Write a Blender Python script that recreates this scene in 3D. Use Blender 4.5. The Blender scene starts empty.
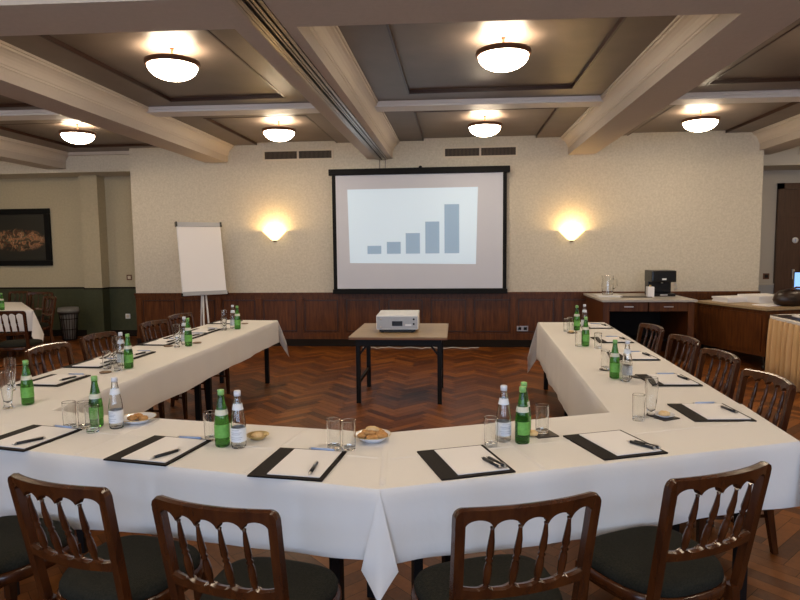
import bpy, bmesh, math, random
from mathutils import Vector, Matrix
random.seed(7)
scn = bpy.context.scene
COL = scn.collection
R = math.radians

# ---------------------------------------------------------------- materials
def mat(name, col, rough=.5, metal=0., noise=None, nscale=8., stretch=(1, 1, 1), bump=0., bscale=60., coat=0., spec=None,
        emit=None, estr=0., trans=0., ior=1.45, sheen=0.):
    m = bpy.data.materials.new(name); m.use_nodes = True
    nt = m.node_tree; N = nt.nodes; L = nt.links
    b = N['Principled BSDF']
    b.inputs['Base Color'].default_value = (*col, 1)
    b.inputs['Roughness'].default_value = rough
    b.inputs['Metallic'].default_value = metal
    b.inputs['Coat Weight'].default_value = coat
    b.inputs['Coat Roughness'].default_value = .12
    if spec is not None: b.inputs['Specular IOR Level'].default_value = spec
    if trans: b.inputs['Transmission Weight'].default_value = trans
    b.inputs['IOR'].default_value = ior
    if sheen: b.inputs['Sheen Weight'].default_value = sheen
    if emit:
        b.inputs['Emission Color'].default_value = (*emit, 1); b.inputs['Emission Strength'].default_value = estr
    tc = N.new('ShaderNodeTexCoord')
    if noise:
        mp = N.new('ShaderNodeMapping'); mp.inputs['Scale'].default_value = stretch
        L.new(tc.outputs['Object'], mp.inputs[0])
        nz = N.new('ShaderNodeTexNoise'); nz.inputs['Scale'].default_value = nscale; nz.inputs['Detail'].default_value = 6
        L.new(mp.outputs[0], nz.inputs['Vector'])
        rp = N.new('ShaderNodeValToRGB'); rp.color_ramp.elements[0].position = .3; rp.color_ramp.elements[1].position = .7
        rp.color_ramp.elements[0].color = (*noise, 1); rp.color_ramp.elements[1].color = (*col, 1)
        L.new(nz.outputs[0], rp.inputs[0]); L.new(rp.outputs[0], b.inputs['Base Color'])
    if bump:
        n2 = N.new('ShaderNodeTexNoise'); n2.inputs['Scale'].default_value = bscale; n2.inputs['Detail'].default_value = 4
        L.new(tc.outputs['Object'], n2.inputs['Vector'])
        bp = N.new('ShaderNodeBump'); bp.inputs['Strength'].default_value = bump; bp.inputs['Distance'].default_value = .01
        L.new(n2.outputs[0], bp.inputs['Height']); L.new(bp.outputs[0], b.inputs['Normal'])
    return m

M = {}
M['wallpaper'] = mat('wallpaper', (.63, .575, .475), .85, noise=(.52, .47, .375), nscale=34, bump=.25, bscale=90)
M['side_paint'] = mat('side_paint', (.50, .43, .29), .8, noise=(.44, .38, .26), nscale=30, bump=.15, bscale=80)
M['grey_paint'] = mat('grey_paint', (.50, .46, .39), .8, bump=.1)
M['green_paint'] = mat('green_paint', (.055, .062, .030), .6, noise=(.044, .050, .024), nscale=20)
M['plaster'] = mat('plaster', (.50, .44, .385), .75, noise=(.47, .415, .36), nscale=30, bump=.12, bscale=70)
M['crown'] = mat('crown', (.56, .495, .425), .6)
M['white_trim'] = mat('white_trim', (.62, .60, .60), .5)
M['ceil_panel'] = mat('ceil_panel', (.165, .128, .104), .42, noise=(.135, .103, .083), nscale=3, spec=.35)
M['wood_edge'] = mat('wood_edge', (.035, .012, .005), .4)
M['dark_line'] = mat('dark_line', (.012, .007, .005), .7)
M['panel_wood'] = mat('panel_wood', (.13, .042, .010), .42, noise=(.06, .018, .005), nscale=7, stretch=(5, 5, .5), spec=.3)
M['chair_wood'] = mat('chair_wood', (.068, .020, .005), .26, noise=(.028, .008, .003), nscale=7, stretch=(4, 4, .8), coat=.15, spec=.4)
M['seat_fabric'] = mat('seat_fabric', (.024, .022, .016), .95, noise=(.010, .011, .008), nscale=160, bump=.35, bscale=260, spec=.15)
M['cloth'] = mat('cloth', (.70, .68, .66), .85, bump=.45, bscale=4.5)
M['cloth_fold'] = M['cloth']
M['gold_cloth'] = mat('gold_cloth', (.64, .41, .19), .6, sheen=.2)
M['black_metal'] = mat('black_metal', (.008, .007, .007), .55, spec=.2)
M['leather'] = mat('leather', (.011, .008, .007), .65, bump=.2, bscale=300, spec=.15)
M['dark_leather'] = mat('dark_leather', (.010, .007, .006), .35, noise=(.03, .012, .006), nscale=6)
M['paper'] = mat('paper', (.76, .745, .75), .8)
M['white_plastic'] = mat('white_plastic', (.72, .72, .72), .35)
M['grey_plastic'] = mat('grey_plastic', (.35, .36, .38), .4)
M['black_plastic'] = mat('black_plastic', (.008, .008, .009), .25)
M['pen_black'] = mat('pen_black', (.01, .01, .012), .3)
M['pen_blue'] = mat('pen_blue', (.30, .40, .62), .35)
M['silver'] = mat('silver', (.62, .60, .58), .28, 1.)
M['alu'] = mat('alu', (.36, .32, .29), .3, 1.)
M['glass'] = mat('glass', (.97, .98, .98), .02, trans=1., ior=1.45)
M['green_glass'] = mat('green_glass', (.075, .27, .045), .05, trans=.9, ior=1.4)
M['label_green'] = mat('label_green', (.10, .30, .05), .5, noise=(.16, .42, .08), nscale=60)
M['label_white'] = mat('label_white', (.62, .66, .72), .5)
M['label_ink'] = mat('label_ink', (.34, .38, .46), .5)
M['neck_label'] = mat('neck_label', (.55, .56, .46), .5)
M['cap_green'] = mat('cap_green', (.22, .45, .14), .4)
M['cap_white'] = mat('cap_white', (.62, .64, .70), .4)
M['oak'] = mat('oak', (.38, .27, .15), .45, noise=(.30, .205, .11), nscale=6, stretch=(1, 12, 1))
M['oak_edge'] = mat('oak_edge', (.16, .06, .02), .5)
M['stone'] = mat('stone', (.45, .42, .38), .3, noise=(.40, .37, .33), nscale=25)
M['cookie'] = mat('cookie', (.55, .30, .11), .85, noise=(.40, .19, .06), nscale=70, bump=.6, bscale=120)
M['pale_cookie'] = mat('pale_cookie', (.75, .55, .30), .85, noise=(.6, .4, .18), nscale=60, bump=.5, bscale=120)
M['china'] = mat('china', (.66, .68, .74), .15)
M['gilt'] = mat('gilt', (.55, .42, .2), .3, .8)
M['coaster'] = mat('coaster', (.035, .025, .018), .5)
M['cork'] = mat('cork', (.20, .13, .08), .7)
M['screen_white'] = mat('screen_white', (.56, .585, .66), .7)
M['slide'] = mat('slide', (.62, .76, .88), .7, emit=(.66, .84, 1.), estr=.12)
M['slide_bar'] = mat('slide_bar', (.28, .42, .58), .7, emit=(.40, .52, .70), estr=.1)
M['frame_black'] = mat('frame_black', (.006, .006, .006), .6, spec=.15)
M['grille'] = mat('grille', (.11, .075, .045), .6)
M['cream'] = mat('cream', (.62, .54, .42), .6)
M['brass'] = mat('brass', (.13, .05, .022), .4)
M['lamp_glow'] = mat('lamp_glow', (.9, .85, .7), .3, emit=(1., .81, .58), estr=26.)
M['sconce_glow'] = mat('sconce_glow', (.9, .8, .55), .4, emit=(1., .70, .30), estr=1.6)
M['door_wood'] = mat('door_wood', (.10, .05, .027), .45, noise=(.07, .032, .017), nscale=6, stretch=(8, 8, .6))
M['blue_screen'] = mat('blue_screen', (.1, .2, .4), .3, emit=(.22, .42, .85), estr=.8)
M['base_black'] = mat('base_black', (.012, .008, .006), .7, spec=.2)
M['liner'] = mat('liner', (.30, .30, .30), .35, trans=.35)

def painting_mat():
    m = bpy.data.materials.new('painting'); m.use_nodes = True
    nt = m.node_tree; N = nt.nodes; L = nt.links; b = N['Principled BSDF']; b.inputs['Roughness'].default_value = .45
    tc = N.new('ShaderNodeTexCoord')
    nz = N.new('ShaderNodeTexNoise'); nz.inputs['Scale'].default_value = 9; nz.inputs['Detail'].default_value = 8; nz.inputs['Distortion'].default_value = 1.2
    L.new(tc.outputs['Object'], nz.inputs['Vector'])
    rp = N.new('ShaderNodeValToRGB'); cr = rp.color_ramp
    cr.elements[0].position = .36; cr.elements[0].color = (.012, .012, .008, 1)
    cr.elements[1].position = .72; cr.elements[1].color = (.55, .36, .22, 1)
    for p, c in ((.44, (.10, .030, .012, 1)), (.50, (.05, .07, .04, 1)), (.56, (.45, .20, .09, 1)), (.63, (.14, .06, .03, 1))):
        e = cr.elements.new(p); e.color = c
    L.new(nz.outputs[0], rp.inputs[0])
    mp = N.new('ShaderNodeMapping'); mp.inputs['Scale'].default_value = (1.55, 1, 4.0); mp.inputs['Location'].default_value = (-.15, 0, .2)
    L.new(tc.outputs['Object'], mp.inputs[0])
    gr = N.new('ShaderNodeTexGradient'); gr.gradient_type = 'QUADRATIC_SPHERE'; L.new(mp.outputs[0], gr.inputs[0])
    r2 = N.new('ShaderNodeValToRGB'); r2.color_ramp.elements[0].position = .01; r2.color_ramp.elements[1].position = .07
    L.new(gr.outputs[1], r2.inputs[0])
    mx = N.new('ShaderNodeMix'); mx.data_type = 'RGBA'
    mx.inputs[6].default_value = (.014, .014, .011, 1)
    L.new(r2.outputs[0], mx.inputs[0]); L.new(rp.outputs[0], mx.inputs[7]); L.new(mx.outputs[2], b.inputs['Base Color'])
    return m
M['painting'] = painting_mat()

def floor_mat():
    m = bpy.data.materials.new('parquet'); m.use_nodes = True
    nt = m.node_tree; N = nt.nodes; L = nt.links; b = N['Principled BSDF']
    b.inputs['Roughness'].default_value = .40; b.inputs['Specular IOR Level'].default_value = .28
    at = N.new('ShaderNodeAttribute'); at.attribute_name = 'plank'
    tc = N.new('ShaderNodeTexCoord'); nz = N.new('ShaderNodeTexNoise'); nz.inputs['Scale'].default_value = 30; nz.inputs['Detail'].default_value = 6
    L.new(tc.outputs['Object'], nz.inputs[0])
    n3 = N.new('ShaderNodeTexNoise'); n3.inputs['Scale'].default_value = 1.2; L.new(tc.outputs['Object'], n3.inputs[0])
    ad = N.new('ShaderNodeMath'); ad.operation = 'MULTIPLY_ADD'; ad.inputs[1].default_value = .35; L.new(nz.outputs[0], ad.inputs[0]); L.new(at.outputs['Fac'], ad.inputs[2])
    a2 = N.new('ShaderNodeMath'); a2.operation = 'MULTIPLY_ADD'; a2.inputs[1].default_value = .3; L.new(n3.outputs[0], a2.inputs[0]); L.new(ad.outputs[0], a2.inputs[2])
    rp = N.new('ShaderNodeValToRGB'); cr = rp.color_ramp
    cr.elements[0].position = .30; cr.elements[0].color = (.036, .009, .003, 1)
    cr.elements[1].position = 1.2 if False else 1.0; cr.elements[1].color = (.25, .080, .013, 1)
    e = cr.elements.new(.66); e.color = (.13, .037, .006, 1)
    L.new(a2.outputs[0], rp.inputs[0]); L.new(rp.outputs[0], b.inputs['Base Color'])
    return m
M['parquet'] = floor_mat()

# ---------------------------------------------------------------- mesh helpers
def rot2(x, y, a): return x * math.cos(a) - y * math.sin(a), x * math.sin(a) + y * math.cos(a)

class MB:
    """collects shapes for ONE mesh object"""
    def __init__(s): s.bm = bmesh.new(); s.mats = []
    def _mi(s, m):
        if m is None: return 0
        if m not in s.mats: s.mats.append(m)
        return s.mats.index(m)
    def faces(s, fs, m, smooth=False):
        i = s._mi(m)
        for f in fs: f.material_index = i; f.smooth = smooth
    def box(s, x0, x1, y0, y1, z0, z1, m=None, bev=0., T=None):
        vs = [s.bm.verts.new((x, y, z)) for z in (z0, z1) for (x, y) in ((x0, y0), (x1, y0), (x1, y1), (x0, y1))]
        q = [(3, 2, 1, 0), (4, 5, 6, 7), (0, 1, 5, 4), (1, 2, 6, 5), (2, 3, 7, 6), (3, 0, 4, 7)]
        fs = [s.bm.faces.new([vs[i] for i in f]) for f in q]
        if bev:
            es = list({e for f in fs for e in f.edges})
            r = bmesh.ops.bevel(s.bm, geom=es, offset=bev, segments=2, affect='EDGES', profile=.7)
            allf = set(r['faces']) | {f for v in r['verts'] for f in v.link_faces}
            fs = list(allf); vs = list({v for f in fs for v in f.verts})
        s.faces(fs, m)
        if T is not None: bmesh.ops.transform(s.bm, matrix=T, verts=vs)
        return s
    def lathe(s, prof, m=None, seg=24, c=(0, 0, 0), a0=0., a1=2 * math.pi, T=None, smooth=True, crisp=0):
        full = abs(a1 - a0 - 2 * math.pi) < 1e-4; n = seg if full else seg + 1
        rings = []; allv = []
        if crisp:
            q = [prof[0]]
            for (ra, za), (rb_, zb) in zip(prof, prof[1:]):
                L_ = math.hypot(rb_ - ra, zb - za)
                if L_ > crisp * 3:
                    for t in (crisp / L_, 1 - crisp / L_): q.append((ra + (rb_ - ra) * t, za + (zb - za) * t))
                q.append((rb_, zb))
            prof = q
        for r, z in prof:
            if r < 1e-6: v = s.bm.verts.new((c[0], c[1], c[2] + z)); rings.append([v]); allv.append(v)
            else:
                ring = [s.bm.verts.new((c[0] + r * math.cos(a0 + (a1 - a0) * k / seg), c[1] + r * math.sin(a0 + (a1 - a0) * k / seg), c[2] + z)) for k in range(n)]
                rings.append(ring); allv += ring
        fs = []
        for A, B in zip(rings, rings[1:]):
            for k in range(n if full else n - 1):
                k2 = (k + 1) % n
                try:
                    if len(A) == 1 and len(B) == 1: continue
                    if len(A) == 1: fs.append(s.bm.faces.new((A[0], B[k2], B[k])))
                    elif len(B) == 1: fs.append(s.bm.faces.new((A[k], A[k2], B[0])))
                    else: fs.append(s.bm.faces.new((A[k], A[k2], B[k2], B[k])))
                except ValueError: pass
        s.faces(fs, m, smooth)
        if T is not None: bmesh.ops.transform(s.bm, matrix=T, verts=allv)
        return s
    def tube(s, pts, rad, m=None, seg=8, cap=True, sq=False):
        pts = [Vector(p) for p in pts]; n = len(pts); rings = []
        rs = rad if isinstance(rad, (list, tuple)) else [rad] * n
        up = Vector((0, 0, 1))
        for i, p in enumerate(pts):
            d = (pts[min(i + 1, n - 1)] - pts[max(i - 1, 0)]).normalized()
            u = up if abs(d.dot(up)) < .95 else Vector((1, 0, 0))
            a = d.cross(u).normalized(); b = a.cross(d).normalized()
            k = 4 if sq else seg; off = math.pi / 4 if sq else 0
            rings.append([s.bm.verts.new(p + (a * math.cos(off + 2 * math.pi * j / k) + b * math.sin(off + 2 * math.pi * j / k)) * rs[i] * (1.414 if sq else 1)) for j in range(k)])
        fs = []
        k = len(rings[0])
        for A, B in zip(rings, rings[1:]):
            for j in range(k): fs.append(s.bm.faces.new((A[j], A[(j + 1) % k], B[(j + 1) % k], B[j])))
        s.faces(fs, m, not sq)
        if cap:
            c = [s.bm.faces.new(rings[0][::-1]), s.bm.faces.new(rings[-1])]; s.faces(c, m)
        return s
    def prism(s, poly, z0, z1, m=None, T=None, smooth=False):
        a = [s.bm.verts.new((x, y, z0)) for x, y in poly]; b = [s.bm.verts.new((x, y, z1)) for x, y in poly]
        fs = [s.bm.faces.new(a[::-1]), s.bm.faces.new(b)]
        n = len(poly)
        sd = [s.bm.faces.new((a[i], a[(i + 1) % n], b[(i + 1) % n], b[i])) for i in range(n)]
        s.faces(fs, m); s.faces(sd, m, smooth)
        if T is not None: bmesh.ops.transform(s.bm, matrix=T, verts=a + b)
        return s
    def grid(s, P, m=None, smooth=True):
        V = [[s.bm.verts.new(p) for p in row] for row in P]
        fs = []
        for A, B in zip(V, V[1:]):
            for j in range(len(A) - 1): fs.append(s.bm.faces.new((A[j], A[j + 1], B[j + 1], B[j])))
        s.faces(fs, m, smooth); return s
    def build(s, name, m=None, parent=None, loc=None, norm=True):
        if norm: bmesh.ops.recalc_face_normals(s.bm, faces=s.bm.faces[:])
        me = bpy.data.meshes.new(name); s.bm.to_mesh(me); s.bm.free()
        if s.mats:
            for x in s.mats: me.materials.append(M[x])
        else: me.materials.append(M[m])
        o = bpy.data.objects.new(name, me); COL.objects.link(o)
        if parent is not None: o.parent = parent
        if loc is not None: o.location = loc
        return o

def tag(o, label, cat, group=None, kind=None):
    o['label'] = label; o['category'] = cat
    if group: o['group'] = group
    elif 'group' in o.keys(): del o['group']
    if kind: o['kind'] = kind
    return o
def empty(name, loc=(0, 0, 0), rz=0.):
    o = bpy.data.objects.new(name, None); o.empty_display_size = .05; COL.objects.link(o)
    o.location = loc; o.rotation_euler = (0, 0, rz); return o
def struct(o): o['kind'] = 'structure'; return o
def copy_tree(o, parent=None):
    c = o.copy(); COL.objects.link(c); c.parent = parent
    for ch in list(o.children): copy_tree(ch, c)
    return c
class Proto:
    """first use hands out the original, later ones copies with their parts"""
    def __init__(s, root): s.root = root; s.used = False
    def put(s, loc, rz, label, cat, group=None):
        o = copy_tree(s.root) if s.used else s.root
        s.used = True
        o.location = loc; o.rotation_euler = (0, 0, rz)
        return tag(o, label, cat, group)

# ---------------------------------------------------------------- camera
H = 1.62; f_ = 610.
d = Vector((56, -54, f_)).normalized(); c_ = (54 - 56 * .010) / f_
dn = Vector((.010, 1, c_)).normalized(); r_ = dn.cross(d)
# world axes expressed in camera coordinates (x right, y down, z forward): r_=X, d=Y, -dn=Z
cam_d = bpy.data.cameras.new('camera'); cam = bpy.data.objects.new('camera', cam_d); COL.objects.link(cam)
right = Vector((r_.x, d.x, -dn.x)); down = Vector((r_.y, d.y, -dn.y)); fwd = Vector((r_.z, d.z, -dn.z))
cam.matrix_world = Matrix(((right.x, -down.x, -fwd.x, 0), (right.y, -down.y, -fwd.y, 0), (right.z, -down.z, -fwd.z, H), (0, 0, 0, 1)))
cam_d.sensor_width = 36; cam_d.lens = 36 * f_ / 800; cam_d.clip_start = .05; cam_d.clip_end = 60
scn.camera = cam

# ---------------------------------------------------------------- room shell
D = 9.8; ZC = 3.28; ZB = 3.01
XL, XR, YB, YF = -9.6, 6.9, -3.2, 11.0

def build_floor():
    bm = bmesh.new(); lay = bm.loops.layers.float_color.new('plank')
    Lp, Wp = .40, .08; g = .0012
    s45 = math.sqrt(.5); k = int(Lp / Wp)
    rng = random.Random(3)
    def add(x0, y0, x1, y1):
        cs = [((x - y) * s45, (x + y) * s45) for x, y in ((x0 + g, y0 + g), (x1 - g, y0 + g), (x1 - g, y1 - g), (x0 + g, y1 - g))]
        cx = sum(c[0] for c in cs) / 4; cy = sum(c[1] for c in cs) / 4
        if not (XL < cx < XR and YB < cy < YF): return
        cs = [(min(max(x, XL), XR), min(max(y, YB), YF)) for x, y in cs]
        v = .09 + rng.random() * .56
        fc = bm.faces.new([bm.verts.new((x, y, 0)) for x, y in cs])
        for l in fc.loops: l[lay] = (v, v, v, 1)
    # classic herringbone: per row/column step
    n = 140
    for i in range(-n, n):
        for j in range(-34, 34):
            bx = i * Wp + j * Lp; by = i * Wp - j * Lp
            add(bx, by, bx + Lp, by + Wp)
            add(bx, by + Wp, bx + Wp, by + Wp + Lp)
    me = bpy.data.meshes.new('floor'); bm.to_mesh(me); bm.free(); me.materials.append(M['parquet'])
    o = bpy.data.objects.new('floor', me); COL.objects.link(o); struct(o)
    b = MB().box(XL, XR, YB, YF, -.1, -.0015).build('floor_joint', 'dark_line', o)
build_floor()

# walls (setting)
w = struct(MB().box(-5.37, 4.62, D, YF + .15, 0, ZC + .1).build('wall_back', 'wallpaper'))
struct(MB().box(XL, -5.37, 10.8, YF, .0, ZC + .1).build('wall_left_recess', 'side_paint'))
struct(MB().box(XL - .15, XL, YB, YF, 0, ZC + .1).build('wall_left', 'side_paint'))
struct(MB().box(XR, XR + .15, YB, YF, 0, ZC + .1).build('wall_right', 'grey_paint'))
struct(MB().box(4.62, XR, YF, YF + .15, 0, ZC + .1).build('wall_right_recess', 'grey_paint'))
# wall behind the camera with three window openings
wb = MB(); wx = [-6.4, -2.3, 1.8]
edges = [XL] + [v for x in wx for v in (x, x + 2.6)] + [XR]
for a, b in zip(edges[::2], edges[1::2]): wb.box(a, b, YB - .2, YB, 0, ZC + .1)
for x in wx: wb.box(x, x + 2.6, YB - .2, YB, 0, .8); wb.box(x, x + 2.6, YB - .2, YB, 2.9, ZC + .1)
struct(wb.build('wall_front', 'grey_paint'))
for i, x in enumerate(wx):
    fr = MB()
    for a, b in ((x, x + .06), (x + 1.27, x + 1.33), (x + 2.54, x + 2.6)): fr.box(a, b, YB - .14, YB - .08, .8, 2.9)
    fr.box(x, x + 2.6, YB - .14, YB - .08, .8, .86); fr.box(x, x + 2.6, YB - .14, YB - .08, 2.84, 2.9); fr.box(x, x + 2.6, YB - .14, YB - .08, 2.1, 2.15)
    struct(fr.build('window_%d' % (i + 1), 'white_trim'))

# green dado of the left recess, its rail and plinth; lintel and pillar
dd = MB()
dd.box(XL, -5.37, 10.775, 10.8, .12, .90, 'green_paint').box(XL, -5.37, 10.76, 10.8, .90, .925, 'base_black').box(XL, -5.37, 10.77, 10.8, 0, .12, 'base_black')
struct(dd.build('trim_1'))
pl = MB(); pl.box(-6.76, -6.42, 10.55, 10.8, .925, ZC, 'side_paint').box(-6.76, -6.42, 10.55, 10.8, 0, .925, 'green_paint').box(-6.77, -6.41, 10.54, 10.8, .90, .925, 'base_black')
struct(pl.build('trim_2'))
struct(MB().box(XL, -5.37, 10.12, 10.8, 2.95, ZC).build('trim_3', 'wallpaper'))
struct(MB().box(XL, -5.37, 10.04, 10.12, ZC - .05, ZC).build('trim_4', 'crown'))
# right recess: lintel, dado strip
struct(MB().box(4.62, XR, 10.3, YF, 2.84, ZC).build('trim_5', 'grey_paint'))
dr = MB(); dr.box(4.62, 5.42, 10.975, YF, .12, .90, 'grey_plastic').box(4.62, 5.42, 10.965, YF, .9, .925, 'grey_paint').box(4.62, 5.42, 10.97, YF, 0, .12, 'base_black')
struct(dr.build('trim_6'))

# wood wainscot of the main wall
wn = MB()
wn.box(-5.36, 4.61, D - .02, D, .12, .84, 'panel_wood')
wn.box(-5.38, 4.63, D - .045, D, .845, .885, 'panel_wood').box(-5.37, 4.62, D - .03, D, .79, .845, 'panel_wood')
wn.box(-5.37, 4.62, D - .032, D, .12, .22, 'panel_wood')
x = -5.36
while x < 4.6:
    wn.box(x, min(x + .09, 4.61), D - .034, D, .22, .79, 'panel_wood')
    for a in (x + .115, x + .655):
        if a + .012 < 4.6: wn.box(a, a + .014, D - .030, D, .245, .765, 'wood_edge')  # dark moulding colour stands in for shadow lines of the panel relief
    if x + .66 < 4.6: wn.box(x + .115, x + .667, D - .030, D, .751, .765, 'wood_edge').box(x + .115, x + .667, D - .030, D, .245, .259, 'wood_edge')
    x += .692
struct(wn.build('trim_7'))
struct(MB().box(-5.37, 4.62, D - .04, D, 0, .12).build('baseboard_back', 'base_black'))

# ---------------------------------------------------------------- ceiling
BX = [(-7.05, -6.70), (-4.06, -3.70), (-1.40, -1.00), (1.73, 2.13), (4.55, 4.95)]     # beams running away
bays_x = [(XL, -7.05), (-6.70, -4.06), (-3.70, -1.40), (-1.00, 1.73), (2.13, 4.55), (4.95, XR)]
NB0, NB1 = 3.47, 3.95                                                               # cross beam
RIB0, RIB1 = 7.16, 7.42
bays_y = [(YB, .95), (.95, NB0), (NB1, RIB0), (RIB1, None)]
cl = MB(); ed = MB()
ZP = ZC + .035
for (x0, x1) in bays_x:
    for bi, (y0, y1) in enumerate(bays_y):
        yend = y1 if y1 is not None else (10.12 if x1 < -4 else (10.3 if x0 > 4.9 else D))
        far_m = .34 if bi == 2 else (.5 if x1 < -4 else .0) if bi == 3 else .4
        near_m = .42 if bi != 3 else .30
        px0, px1, py0, py1 = x0 + .48, x1 - .48, y0 + near_m, yend - far_m
        if px1 - px0 < .3:
            cl.box(x0, x1, y0, yend, ZC, ZC + .12); continue
        cl.box(x0, px0, y0, yend, ZC, ZC + .12); cl.box(px1, x1, y0, yend, ZC, ZC + .12)
        cl.box(px0, px1, y0, py0, ZC, ZC + .12)
        if far_m: cl.box(px0, px1, py1, yend, ZC, ZC + .12)
        cl.box(px0, px1, py0, py1, ZP, ZC + .12)
        t = .018
        ed.box(px0, px0 + t, py0, py1, ZC - .004, ZP).box(px1 - t, px1, py0, py1, ZC - .004, ZP).box(px0, px1, py0, py0 + t, ZC - .004, ZP)
        if far_m: ed.box(px0, px1, py1 - t, py1, ZC - .004, ZP)
cl.box(XL, XR, YB, YF, ZC + .12, ZC + .2)
cobj = struct(cl.build('ceiling', 'ceil_panel'))
struct(ed.build('trim_8', 'wood_edge'))
bm_ = MB()
for i, (a, b) in enumerate(BX):
    yb = 10.12 if i == 0 else (10.3 if i == 4 else D)
    bm_.box(a, b, YB, yb, ZB, ZC + .1)
struct(bm_.build('trim_9', 'plaster'))
struct(MB().prism([(XL, NB0 + .035 * XL), (XR, NB0 + .035 * XR), (XR, NB1 + .035 * XR), (XL, NB1 + .035 * XL)], ZB - .002, ZC + .1).build('trim_10', 'plaster'))
def crown_profile(): return [(0, ZC - .165), (.008, ZC - .162), (.010, ZC - .145), (.018, ZC - .14), (.024, ZC - .115), (.036, ZC - .088), (.054, ZC - .066), (.078, ZC - .048), (.098, ZC - .040), (.100, ZC - .022), (.115, ZC - .020), (.118, ZC + .01), (0, ZC + .01)]
cr = MB()
def crown(x, side, y0, y1):
    p = crown_profile()
    A = [cr.bm.verts.new((x + side * u, y0, z)) for u, z in p]; B = [cr.bm.verts.new((x + side * u, y1, z)) for u, z in p]
    n = len(p)
    fs = [cr.bm.faces.new((A[i], A[(i + 1) % n], B[(i + 1) % n], B[i])) for i in range(n)] + [cr.bm.faces.new(A), cr.bm.faces.new(B[::-1])]
    cr.faces(fs, 'crown')
for i, (a, b) in enumerate(BX):
    yb = 10.1 if i == 0 else D
    for (y0, y1) in ((YB, NB0), (NB1, yb)):
        if i > 0 or True: crown(b, 1, y0, y1)
        crown(a, -1, y0, y1)
struct(cr.build('trim_11'))
rb = MB()
for (x0, x1) in bays_x:
    sk_ = .03
    for a_, z_ in ((0, .056), (.022, .030), (.036, .010)):
        rb.prism([(x0, RIB0 - a_ + sk_ * x0), (x1, RIB0 - a_ + sk_ * x1), (x1, RIB1 + a_ + sk_ * x1), (x0, RIB1 + a_ + sk_ * x0)], ZC - z_, ZC + .05)
struct(rb.build('trim_12', 'white_trim'))
# folding wall track under the centre beam
tr = MB()
for a, b, z, mm in ((-1.25, -1.225, .010, 'alu'), (-1.215, -1.195, .018, 'alu'), (-1.19, -1.178, .022, 'alu'), (-1.178, -1.152, .012, 'dark_line'), (-1.152, -1.14, .022, 'alu'), (-1.135, -1.115, .018, 'alu'), (-1.105, -1.08, .010, 'alu')):
    tr.box(a, b, YB, D, ZB - z, ZB + .004, mm)
tr.box(-1.25, -1.08, YB, D, ZB - .004, ZB + .004, 'black_metal')
struct(tr.build('trim_13'))

# ---------------------------------------------------------------- lamps
def make_lamp():
    r = empty('ceiling_lamp')
    prof = [(0, -.128)] + [(.205 * math.sin(t), -.01 - .118 * math.cos(t)) for t in [R(a) for a in range(8, 91, 8)]] + [(.205, -.005), (.19, 0), (0, 0)]
    MB().lathe(prof, seg=40).build('glass_bowl', 'lamp_glow', r)
    MB().lathe([(.19, -.012), (.222, -.014), (.227, .0), (.225, .026), (.205, .034), (.19, .02), (.19, -.012)], seg=40).build('rim', 'brass', r)
    MB().lathe([(0, .0), (.012, .0), (.009, .02), (.009, .12), (.02, .134), (0, .134)], seg=24).build('ceiling_mount', 'brass', r)
    return r
lamp = Proto(make_lamp())
for x, y, l in ((-2.40, 5.15, 'near left bay in front of the white ceiling rib'), (.39, 5.22, 'near middle bay, largest lamp right of the track'),
                (-5.1, 8.0, 'far left bay above the green wall recess'), (-2.37, 8.2, 'far bay above the flipchart and left air vent'),
                (.38, 8.25, 'far middle bay above the projection screen'), (3.12, 8.3, 'far right bay above the coffee machine')):
    lamp.put((x, y, ZP - .135), 0, 'glowing glass bowl ceiling lamp in ' + l, 'ceiling lamp', 'glowing bowl lamps on the ceiling')
for x, y in ((-8.2, 8.0), (5.95, 8.0), (-8.2, 5.2), (5.95, 5.2), (-5.1, 5.2), (3.2, 5.2), (-2.4, 2.0), (.39, 2.0), (3.2, 2.0), (-2.4, -1.2), (.39, -1.2)):  # unseen lamps, added beyond the view to brighten the room and its recesses
    lamp.put((x, y, ZP - .135), 0, 'unseen glass bowl ceiling lamp added to brighten the room', 'ceiling lamp', 'unseen bowl lamps added for light')

def make_sconce():
    r = empty('wall_sconce')
    T = Matrix.Identity(4)
    outer = [(.02, -.095), (.045, -.09), (.075, -.065), (.195, .055), (.20, .062), (.192, .062), (.185, .052), (.07, -.055), (.03, -.08)]
    MB().lathe(outer, seg=24, a0=math.pi, a1=2 * math.pi).build('glass_shade', 'sconce_glow', r)
    MB().box(-.05, .05, -.02, 0, -.09, .0, bev=.004).build('wall_plate', 'brass', r)
    MB().lathe([(0, -.115), (.025, -.115), (.032, -.095), (0, -.085)], seg=16, a0=math.pi, a1=2 * math.pi).build('finial', 'brass', r)
    return r
sc = Proto(make_sconce())
for x, z, l in ((-2.95, 1.83, 'between flipchart and screen'), (1.80, 1.78, 'right of the screen')):
    sc.put((x, D - .002, z), 0, 'glowing bowl wall sconce ' + l, 'wall light', 'glowing sconces on the cream wall')
    ld = bpy.data.lights.new('sconce_bulb', 'POINT'); ld.energy = 7; ld.color = (1, .66, .28); ld.shadow_soft_size = .05
    lo = bpy.data.objects.new('sconce_bulb', ld); lo.location = (x, D - .12, z + .05); COL.objects.link(lo)

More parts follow.
